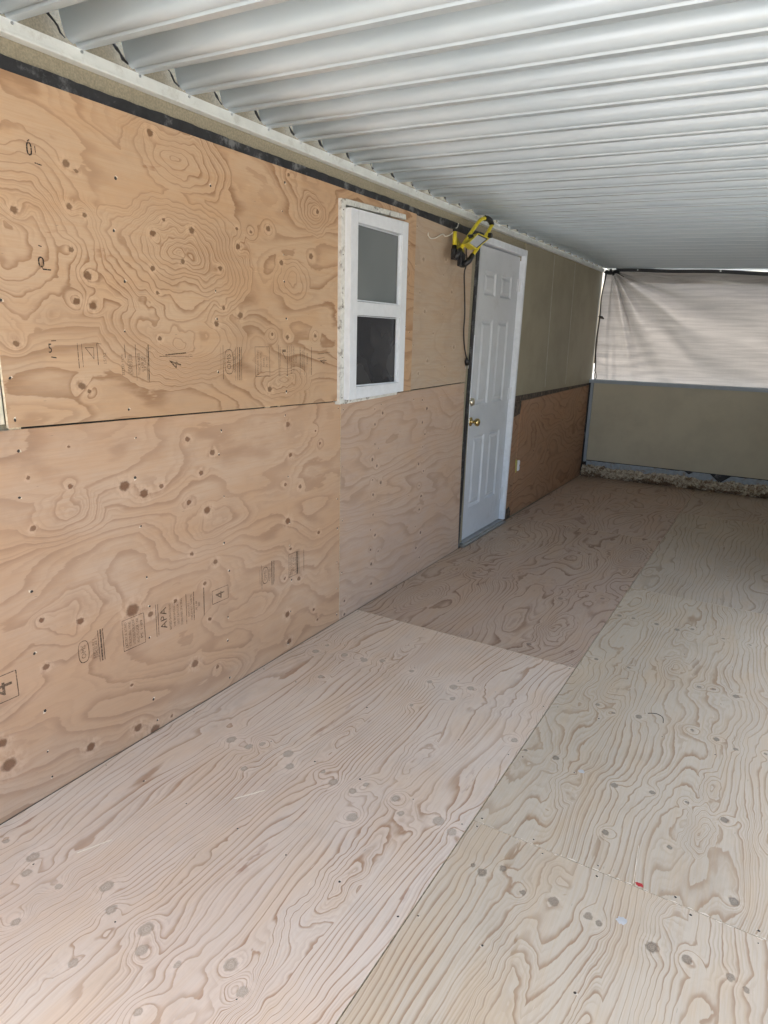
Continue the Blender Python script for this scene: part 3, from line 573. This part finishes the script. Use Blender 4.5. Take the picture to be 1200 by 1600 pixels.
# slab with six raised panels: a grid of loops
def door_slab():
    mb = MB()
    pys = [(2.462, 2.665), (2.760, 2.985)]                # at z=0, before the lean
    pys = [(2.455, 2.665), (2.765, 2.975)]
    pzs = [(.265, .790), (1.015, 1.610), (1.770, 1.930)]
    ysr = sorted({y0, y1, *[a for p in pys for a in p]}); zsr = sorted({z0, z1, *[a for p in pzs for a in p]})
    X = XF
    for i in range(len(ysr)-1):
        for k in range(len(zsr)-1):
            a, b_, c, d = ysr[i], ysr[i+1], zsr[k], zsr[k+1]
            isp = any(abs(a-p[0]) < 1e-6 for p in pys) and any(abs(c-q[0]) < 1e-6 for q in pzs)
            if not isp: mb.add([(X, a, c), (X, b_, c), (X, b_, d), (X, a, d)], [(0, 1, 2, 3)]); continue
            steps = [(0, 0), (.012, -.012), (.024, -.012), (.040, -.002)]
            L = [[(X+dx, a+t, c+t), (X+dx, b_-t, c+t), (X+dx, b_-t, d-t), (X+dx, a+t, d-t)] for t, dx in steps]
            for q in range(len(L)-1):
                for e in range(4): mb.add([L[q][e], L[q][(e+1) % 4], L[q+1][(e+1) % 4], L[q+1][e]], [(0, 1, 2, 3)])
            mb.add(L[-1], [(0, 1, 2, 3)])
    v = [(X-.04, y0, z0), (X-.04, y1, z0), (X-.04, y1, z1), (X-.04, y0, z1), (X, y0, z0), (X, y1, z0), (X, y1, z1), (X, y0, z1)]
    mb.add(v, [(0, 3, 2, 1), (0, 1, 5, 4), (1, 2, 6, 5), (2, 3, 7, 6), (3, 0, 4, 7)])
    return mb
o = door_slab().build('door_panel', M['door_w'], D, bevel=0); bm = bmesh.new(); bm.from_mesh(o.data); bmesh.ops.remove_doubles(bm, verts=bm.verts, dist=1e-5); bmesh.ops.recalc_face_normals(bm, faces=bm.faces); bm.to_mesh(o.data); bm.free()
b = o.modifiers.new('bevel', 'BEVEL'); b.width = .0025; b.segments = 2; b.limit_method = 'ANGLE'; b.angle_limit = math.radians(25)
lean(o); slab = o
mb = MB(); mb.box(-.07, .022, 3.119, 3.152, .03, 2.135); mb.box(-.075, .020, 2.405-.07, 3.1185, 2.092, 2.135)
mb.box(-.014, .012, 3.1525, 3.166, .05, 2.128)
lean(mb.build('frame', M['jamb_w'], D, bevel=.002))
mb = MB(); mb.box(-.075, -.024, 2.318, 2.342, .0, 2.09); lean(mb.build('frame', M['jamb_w'], D, bevel=.002))
mb = MB(); mb.box(-.30, -.012, 2.27, 2.317, .0, 2.125); mb.box(-.012, -.006, 2.255, 2.300, .0, 2.12); lean(mb.build('weatherstrip', M['tar'], D, label='black scuffed strip in the gap on the knob side'))
mb = MB(); mb.box(-.0225, -.016, 2.343, 2.349, .03, 1.5); lean(mb.build('edge_strip', M['jamb_w'], D))
mb = MB(); mb.box(-.075, .035, 2.30, 3.15, .001, .016); mb.box(-.075, .012, 2.33, 3.12, .016, .026); mb.build('threshold', M['steel'], D, bevel=.003)
for z in (1.88, 1.06, .25):
    mb = MB(); yh = 3.117
    mb.tube([(XF+.012, yh, z-.045), (XF+.012, yh, z+.045)], .0065, 8); mb.tube([(XF+.012, yh, z+.047), (XF+.012, yh, z+.052)], .005, 8)
    mb.box(XF+.0008, XF+.004, yh-.03, yh-.005, z-.045, z+.045)
    for q in range(3): mb.tube([(XF+.004, yh-.018, z-.03+.03*q), (XF+.006, yh-.018, z-.03+.03*q)], .0035, 8)
    lean(mb.build('hinge', M['frame_w'], D, smooth=False))
def lathe(cx, cy, cz, prof, seg=24):
    mb = MB(); v = []; f = []
    for d, r in prof: v += [(cx+d, cy+r*math.cos(k*6.2832/seg), cz+r*math.sin(k*6.2832/seg)) for k in range(seg)]
    for i in range(len(prof)-1):
        for k in range(seg): f.append((i*seg+k, i*seg+(k+1) % seg, (i+1)*seg+(k+1) % seg, (i+1)*seg+k))
    f += [list(range(seg)), [(len(prof)-1)*seg+k for k in range(seg)]]
    return mb.add(v, f)
ky = 2.41
lathe(XF, ky, .905, [(0, .032), (.006, .032), (.010, .024), (.012, .012), (.030, .011), (.036, .018), (.044, .027), (.056, .029), (.066, .024), (.070, .012), (.071, .003)]).build('knob', M['brass'], D, smooth=True)
lathe(XF, ky-.005, 1.045, [(0, .030), (.010, .029), (.016, .026), (.020, .021), (.021, .010), (.020, .003)]).build('deadbolt', plain("satin nickel brass", (.72, .66, .52), .3, 1.), D, smooth=True)

# outlet beyond the door
OU = MB(); OU.box(-.004, .008, 3.380, 3.392, .385, .495); out_ = OU.build('outlet', plain('pale yellow plastic', (.50, .44, .12), .5), H, bevel=.001, label='yellow and white electrical outlet hanging from its box')
OU = MB(); OU.box(.009, .020, 3.394, 3.424, .398, .488); OU.box(.020, .024, 3.397, 3.421, .450, .482); OU.box(.020, .024, 3.397, 3.421, .404, .436); OU.build('socket', M['jamb_w'], out_, bevel=.004)

# ---------------------------------------------------------------- patio roof
R = empty('patio_roof', (1.6, 1.5, 2.2), 'ribbed white metal patio cover over the plywood deck', 'patio roof')
SL = -.030; XR = 2.62
prof = [(-.2, .010), (-.2, .084), (-.197, .0875), (-.100, .088), (-.091, .086), (-.083, .079), (-.077, .064), (-.073, .048), (-.069, .033), (-.0655, .021), (-.061, .0125), (-.055, .0065), (-.048, .0025), (-.040, .0008), (-.0355, .0095), (-.031, .0005), (-.029, -.003), (-.003, -.003), (-.0006, -.001), (-.0006, .010)]
P0 = None; lips = []
for i in range(-6, 30):
    yl = .040+.2*i+ .0; lips.append(yl)
    v = []; f = []; n = len(prof); xs = [.0182+(XR-.0182)*k/6 for k in range(7)]; wob = random.uniform(-.0008, .0008)
    for x in xs: v += [(x, yl+dy, 2.237+dz+SL*x+wob) for dy, dz in prof]
    for k in range(6):
        for j in range(n-1): f.append((k*n+j, k*n+j+1, (k+1)*n+j+1, (k+1)*n+j))
    o = mesh_obj('roof_pan', v, f, M['roof'], R, (.036, yl, 2.237))
    for p_ in o.data.polygons:
        p_.use_smooth = True
    o.data.set_sharp_from_angle(angle=math.radians(38)) if hasattr(o.data, 'set_sharp_from_angle') else None
    sm = o.modifiers.new('thickness', 'SOLIDIFY'); sm.thickness = .0012; sm.offset = 1
# header channel on the wall
ya, yb = -2.6, 5.70
mb = MB(); mb.box(-.012, .016, ya, yb, 2.205, 2.2345); mb.box(-.012, .021, ya, yb, 2.196, 2.2045); hd = mb.build('header_channel', M['header'], R, bevel=.002)
mb = MB()
for yl in lips:
    if ya < yl < yb: mb.tube([(.016, yl-.014, 2.227), (.0195, yl-.014, 2.227)], .0042, 6)
screw_h = mb.build('screw_row', M['steel'], R)
for yl in lips:
    if not ya < yl < yb: continue
    mb = MB(); q = [(-.010, yl-.104, 2.306), (.004, yl-.098, 2.292), (.016, yl-.092, 2.276), (.018, yl-.084, 2.265), (.018, yl-.074, 2.2525), (.018, yl-.06, 2.245)]
    mb.tube([(a+random.uniform(-.002, .002), c+random.uniform(-.004, .004), d) for a, c, d in q], [random.uniform(.001, .006) for _ in q], 5)
    mb.build('rib_end_shade', M['black'], R)  # black tube standing in for the shadow at each pan's hollow wall end
# outer beam and posts carrying the roof
mb = MB(); mb.box(2.47, 2.58, -1.25, 5.75, 2.237+SL*2.525-.14, 2.237+SL*2.525-.005); mb.build('beam', M['header'], R, bevel=.004)
for y in (-1.15, 2.52, 5.5):
    mb = MB(); mb.box(2.485, 2.565, y-.04, y+.04, -.349, 2.02); mb.box(2.45, 2.60, y-.075, y+.075, -.3495, -.335); mb.build('post', M['header'], R, bevel=.003)

# ---------------------------------------------------------------- far half wall
HW = empty('half_wall', (1.8, 5.66, 0), 'olive half wall with a grey blue top rail across the far end of the deck', 'half wall')
YF = 5.60
mb = MB(); mb.box(.052, 2.48, YF, 5.74, .185, 1.040); mb.build('wall_panel', M['halfwall'], HW, bevel=.002)
mb = MB(); mb.box(.0, 2.48, YF-.022, 5.77, 1.0405, 1.078); mb.build('top_rail', M['rail'], HW, bevel=.003)
mb = MB(); mb.box(.022, .050, YF-.022, 5.74, .165, 1.040); mb.build('corner_channel', M['rail'], HW, bevel=.003)
mb = MB(); mb.box(-.0125, .0215, YF+.0015, 5.70, .001, 1.040); mb.build('corner_gap', M['tar'], HW)
mb = MB(); mb.box(.0015, 2.47, YF+.012, 5.70, .001, .1845); mb.build('sill_backing', M['tar'], HW)
# torn grey skin, with ragged bites out of its top edge
rnd = random.Random(5); mb = MB(); n = 220
def nz(x, s): return sum(math.sin(x*f*6.283+s*k)*a for k, (f, a) in enumerate([(1.3, .5), (3.1, .3), (7.7, .2), (17., .15), (41., .1)]))
xs = [.055+2.4*i/n for i in range(n+1)]
for i in range(n):
    def topz(x):
        t = .178-.006*max(0, nz(x, 2.))
        for c, w_, d in ((1.43, .10, .085), (1.13, .045, .03), (2.3, .08, .06)): t -= d*max(0, 1-abs(x-c)/w_)
        return max(.1, t)
    a, b_ = xs[i], xs[i+1]
    mb.add([(a, YF-.004, .10), (b_, YF-.004, .10), (b_, YF+.002+.003*nz(b_, 1), topz(b_)), (a, YF+.002+.003*nz(a, 1), topz(a))], [(0, 1, 2, 3)])
mb.build('torn_skin', M['foamskin'], HW)
# crumbling insulation strip
rnd = random.Random(9); mb = MB(); NX, NA = 420, 14
v = []; f = []
for i in range(NX+1):
    x = .02+2.44*i/NX; h = .128+.014*nz(x, 4.)+.006*nz(x*3, 1); dip = sum(d*max(0, 1-abs(x-c)/w_) for c, w_, d in ((1.43, .07, .02),))
    for k in range(NA+1):
        t = k/NA; a = math.pi*.5*t
        yy = YF-.004-.055*math.sin(math.pi*(t*.85+.12))*(1+.45*nz(x*1.3+t*.6, 3.)); zz = .002+(h-dip)*.94*t*(1+.10*nz(x*1.7, 6.))
        v.append((x, yy+rnd.uniform(-.009, .009)-.014*nz(x*3+t*1.3, 2.), zz+rnd.uniform(-.006, .006)))
for i in range(NX):
    for k in range(NA): f.append((i*(NA+1)+k, (i+1)*(NA+1)+k, (i+1)*(NA+1)+k+1, i*(NA+1)+k+1))
mesh_obj('insulation', v, f, M['foam'], HW, (1.8, YF, 0))

# ---------------------------------------------------------------- shade cloth
T = empty('shade_cloth', (1.8, 5.68, 1.05), 'wrinkled beige shade cloth tied up above the far half wall', 'shade cloth')
def hem(x):
    t = max(0., x-.10)
    return 2.222-.095*min(1., t/1.9)**1.35 + .004*math.sin(x*7)
NXc, NZc = 190, 130; v = []; f = []
cx, cz = .105, 2.215
folds = [(-1.50, .035, .008), (-1.42, .05, .010), (-1.28, .05, -.016), (-1.14, .06, .022), (-1.0, .07, -.016), (-.80, .09, .020), (-.62, .08, -.012), (-.42, .07, .015), (-.24, .06, -.010), (-.13, .03, .010)]
for i in range(NXc+1):
    for k in range(NZc+1):
        s_ = i/NXc; t = k/NZc; xl = .022+.006*math.sin(t*2.5)
        x = xl+(2.56-xl)*s_**1.25; zt = hem(x); z = 1.035+(zt-1.035)*t
        dx, dz = x-cx, z-cz; r_ = math.hypot(dx, dz); an = math.atan2(dz, max(dx, -.02))
        y = 5.685
        for a, wd, amp in folds:
            wv = wd*(1+.4*math.sin(r_*5+a*9)); y -= amp*math.exp(-((an-a)/wv)**2)*min(1, r_/.12)*math.exp(-r_/1.1)*4.2
        y += .020*math.sin(x*2.1+z*3)+.014*math.sin((z-hem(x))*22+x*1.5)*math.exp(-(zt-z)/.28)+.010*math.sin(x*6.3+z*2.2)+.004*math.sin(x*9+z*4)+.002*math.sin(z*60+math.sin(x*6)*2)*(.5+.5*math.sin(x*3+1))
        y += .003*math.sin(x*23+z*17)*math.exp(-((x-.9)/.3)**2)
        v.append((x, y, z))
for i in range(NXc):
    for k in range(NZc): f.append((i*(NZc+1)+k, (i+1)*(NZc+1)+k, (i+1)*(NZc+1)+k+1, i*(NZc+1)+k+1))
mesh_obj('cloth', v, f, M['tarp'], T, (1.3, 5.68, 1.05), smooth=True)
v = []; f = []
for i in range(91):
    for k in range(4):
        x = .16+2.38*i/90; v.append((x, 5.699+.003*math.sin(x*8+k), hem(x)-.115-.012*math.sin(x*3)+(.105+.012*math.sin(x*3))*k/3))
for i in range(90):
    for k in range(3): f.append((i*4+k, (i+1)*4+k, (i+1)*4+k+1, i*4+k+1))
mesh_obj('folded_edge', v, f, M['tarp'], T, (1.8, 5.7, 2.0), smooth=True)
mb = MB()
xs = [.14+2.4*i/80 for i in range(81)]
for i in range(80):
    a, b_ = xs[i], xs[i+1]
    mb.add([(a, 5.676, hem(a)-.024), (b_, 5.676, hem(b_)-.024), (b_, 5.676, hem(b_)+.012), (a, 5.676, hem(a)+.012), (a, 5.694, hem(a)+.012), (b_, 5.694, hem(b_)+.012)], [(0, 1, 2, 3), (3, 2, 5, 4)])
mb.build('hem', M['black'], T)
mb = MB(); mb.tube([(1.145, 5.672, hem(1.145)-.001), (1.145, 5.675, hem(1.145)-.001)], .008, 12); mb.build('grommet', M['steel'], T)
mb = MB(); mb.tube([(.36, 5.672, hem(.36)-.004), (.36, 5.675, hem(.36)-.004)], .007, 12); mb.build('grommet', M['steel'], T)
mb = MB(); mb.tube(spline([(.035, 5.63, 2.205), (.07, 5.64, 2.19), (.11, 5.65, 2.185), (.14, 5.655, 2.20), (.18, 5.66, 2.195)]), [.012+.010*abs(math.sin(i*1.7)) for i in range(25)], 8)
mb.tube(spline([(.09, 5.64, 2.225), (.10, 5.645, 2.19), (.13, 5.65, 2.165)]), .014, 7); mb.tube(spline([(.14, 5.655, 2.2), (.19, 5.66, 2.175), (.235, 5.665, 2.15)]), .010, 6)
mb.build('tie_knot', M['black'], T)
mb = MB(); mb.tube(spline([(.05, 5.65, 2.19), (.022, 5.66, 1.95), (.024, 5.66, 1.72), (.014, 5.66, 1.45), (.030, 5.66, 1.25), (.030, 5.66, 1.16)]), .008, 6)
mb.tube(spline([(.040, 5.66, 1.16), (.028, 5.66, 1.12), (.034, 5.66, 1.075), (.055, 5.66, 1.09), (.052, 5.66, 1.12), (.040, 5.66, 1.16)]), .0035, 6)
mb.tube([(.012, 5.65, 1.745), (.045, 5.65, 1.735), (.072, 5.655, 1.72)], [.006, .016, .006], 7)
mb.build('cord', M['black'], T)

# unseen wall and cloth added on the outer side to darken the far deck
HS = empty('side_light_block', (2.5, 3.9, 0), 'unseen low olive wall and cloth added to dim the far half of the deck', 'light blocker')
mb = MB(); mb.box(2.50, 2.58, 2.6, 5.55, .001, 1.04); mb.build('wall_panel', M['stucco_far'], HS)
mb = MB(); v = []; f = []
for i in range(61):
    for k in range(13):
        y = 2.6+3.0*i/60; z = 1.03+.98*k/12; v.append((2.54+.015*math.sin(y*5+z*3)+.008*math.sin(y*14), y, z))
for i in range(60):
    for k in range(12): f.append((i*13+k, (i+1)*13+k, (i+1)*13+k+1, i*13+k+1))
mesh_obj('cloth', v, f, M['tarp'], HS, (2.54, 3.4, 1.03), smooth=True)

# ---------------------------------------------------------------- work light hanging from the wall
WLt = empty('work_light', (.09, 2.02, 2.0), 'yellow portable work light with black feet hanging above the door corner', 'work light')
A_ = [(.10, 1.833, 1.978), (.10, 1.933, 2.059), (.10, 2.063, 2.155), (.105, 2.115, 2.187), (.110, 2.157, 2.197)]
B_ = [(.12, 1.970, 1.962), (.12, 2.056, 2.022), (.12, 2.165, 2.102), (.118, 2.225, 2.15), (.115, 2.262, 2.176)]
mb = MB(); mb.tube(spline(A_), .0115, 12); mb.tube(spline(B_), .0115, 12); mb.tube([(.05, 1.856, 2.086), (.05, 1.858, 2.002)], .0115, 12)
fr = mb.build('frame_tube', M['yellow'], WLt, smooth=True)
mb = MB(); mb.tube(spline([(.110, 2.150, 2.196), (.114, 2.185, 2.199), (.114, 2.225, 2.194), (.113, 2.262, 2.178)]), .0165, 12); mb.build('grip', M['black'], WLt, smooth=True)
mb = MB(); mb.tube([(.05, 1.856, 2.084), (.05, 1.8565, 2.100)], .0135, 12); mb.build('end_cap', M['black'], WLt, smooth=True)
for a, b_, c in (((.05, 1.858, 2.005), (.055, 1.842, 1.955), (.085, 1.815, 1.932)), ((.10, 1.836, 1.981), (.10, 1.812, 1.955), (.085, 1.80, 1.925)), ((.12, 1.972, 1.964), (.115, 1.94, 1.93), (.09, 1.915, 1.90))):
    mb = MB(); mb.tube([a, b_, c], [.0145, .018, .016], 10); mb.build('foot', M['black'], WLt, smooth=True)
mb = MB(); mb.slab([(1.895, 1.985), (1.955, 1.965), (1.95, 1.89), (1.892, 1.895)], .055, .085); mb.build('foot', M['black'], WLt, bevel=.006)
mb = MB(); mb.slab([(1.800, 1.985), (1.865, 1.985), (1.862, 1.925), (1.80, 1.922)], .055, .085); mb.build('foot', M['black'], WLt, bevel=.006)
mb = MB(); mb.slab([(1.862, 2.055), (1.90, 2.035), (1.975, 2.005), (1.985, 1.955), (1.87, 1.985)], .058, .062)
for y, z in ((1.885, 2.02), (1.93, 1.995)): mb.tube([(.062, y, z), (.066, y, z)], .006, 8)
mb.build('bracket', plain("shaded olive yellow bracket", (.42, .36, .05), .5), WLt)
# lamp head: a tilted box given by four corners
hc = [Vector(p) for p in ((.14, 1.998, 2.090), (.14, 2.175, 2.083), (.15, 1.960, 1.992), (.15, 1.822, 2.010))]
nrm = (hc[1]-hc[3]).cross(hc[2]-hc[0]).normalized(); nrm = nrm if nrm.x > 0 else -nrm
cen = sum(hc, Vector())/4
def frameq(k, d): return [tuple(cen+(p-cen)*k+nrm*d) for p in hc]
mb = MB(); o_, i_, bk = frameq(1., 0), frameq(.84, 0), frameq(.9, -.05)
for e in range(4): mb.add([o_[e], o_[(e+1) % 4], i_[(e+1) % 4], i_[e]], [(0, 1, 2, 3)]); mb.add([o_[e], bk[e], bk[(e+1) % 4], o_[(e+1) % 4]], [(0, 1, 2, 3)])
mb.add(bk, [(0, 1, 2, 3)]); head = mb.build('lamp_head', M['yellow'], WLt)
mb = MB(); o_, i_ = frameq(.85, -.001), frameq(.74, -.006)
for e in range(4): mb.add([o_[e], o_[(e+1) % 4], i_[(e+1) % 4], i_[e]], [(0, 1, 2, 3)])
mb.build('gasket', M['black'], head)
mb = MB(); mb.add(frameq(.75, -.005), [(0, 1, 2, 3)]); mb.build('lens', M['lens'], head)
for p in ((.115, 1.935, 2.060), (.135, 2.178, 2.100)):
    mb = MB(); mb.tube([(p[0]-.012, p[1], p[2]), (p[0]+.016, p[1], p[2])], .015, 12); mb.build('pivot_knob', M['black'], WLt)
mb = MB(); mb.tube(spline([(.09, 1.945, 2.01), (.085, 1.955, 1.975), (.075, 1.99, 1.95), (.065, 2.01, 1.91), (.05, 2.02, 1.86), (.03, 2.09, 1.72), (.025, 2.115, 1.62), (.022, 2.12, 1.52), (.02, 2.15, 1.42), (.02, 2.195, 1.345)]), .0048, 8)
pc = mb.build('power_cord', plain("dark brown cord", (.022, .014, .011), .45), WLt, smooth=True)
mb = MB(); mb.tube([(.02, 2.193, 1.352), (.02, 2.200, 1.33), (.02, 2.208, 1.305)], [.007, .015, .014], 10); pg = mb.build('plug', M['black'], pc, smooth=True)
mb = MB(); mb.box(.010, .013, 2.202, 2.208, 1.282, 1.306); mb.box(.027, .030, 2.206, 2.212, 1.282, 1.306); mb.build('prong', M['steel'], pg)
# string
mb = MB(); mb.tube(spline([(.006, 1.602, 2.045), (.008, 1.598, 2.030), (.012, 1.625, 2.018), (.014, 1.68, 2.028), (.016, 1.76, 2.058), (.018, 1.80, 2.052), (.03, 1.85, 2.070), (.05, 1.862, 2.10), (.03, 1.93, 2.12), (.01, 1.985, 2.150)]), .0030, 6)
tag(mb.build('string', M['string'], origin=(.006, 1.6, 2.03)), 'white string tied from a nail in the plywood up to the yellow work light', 'string')
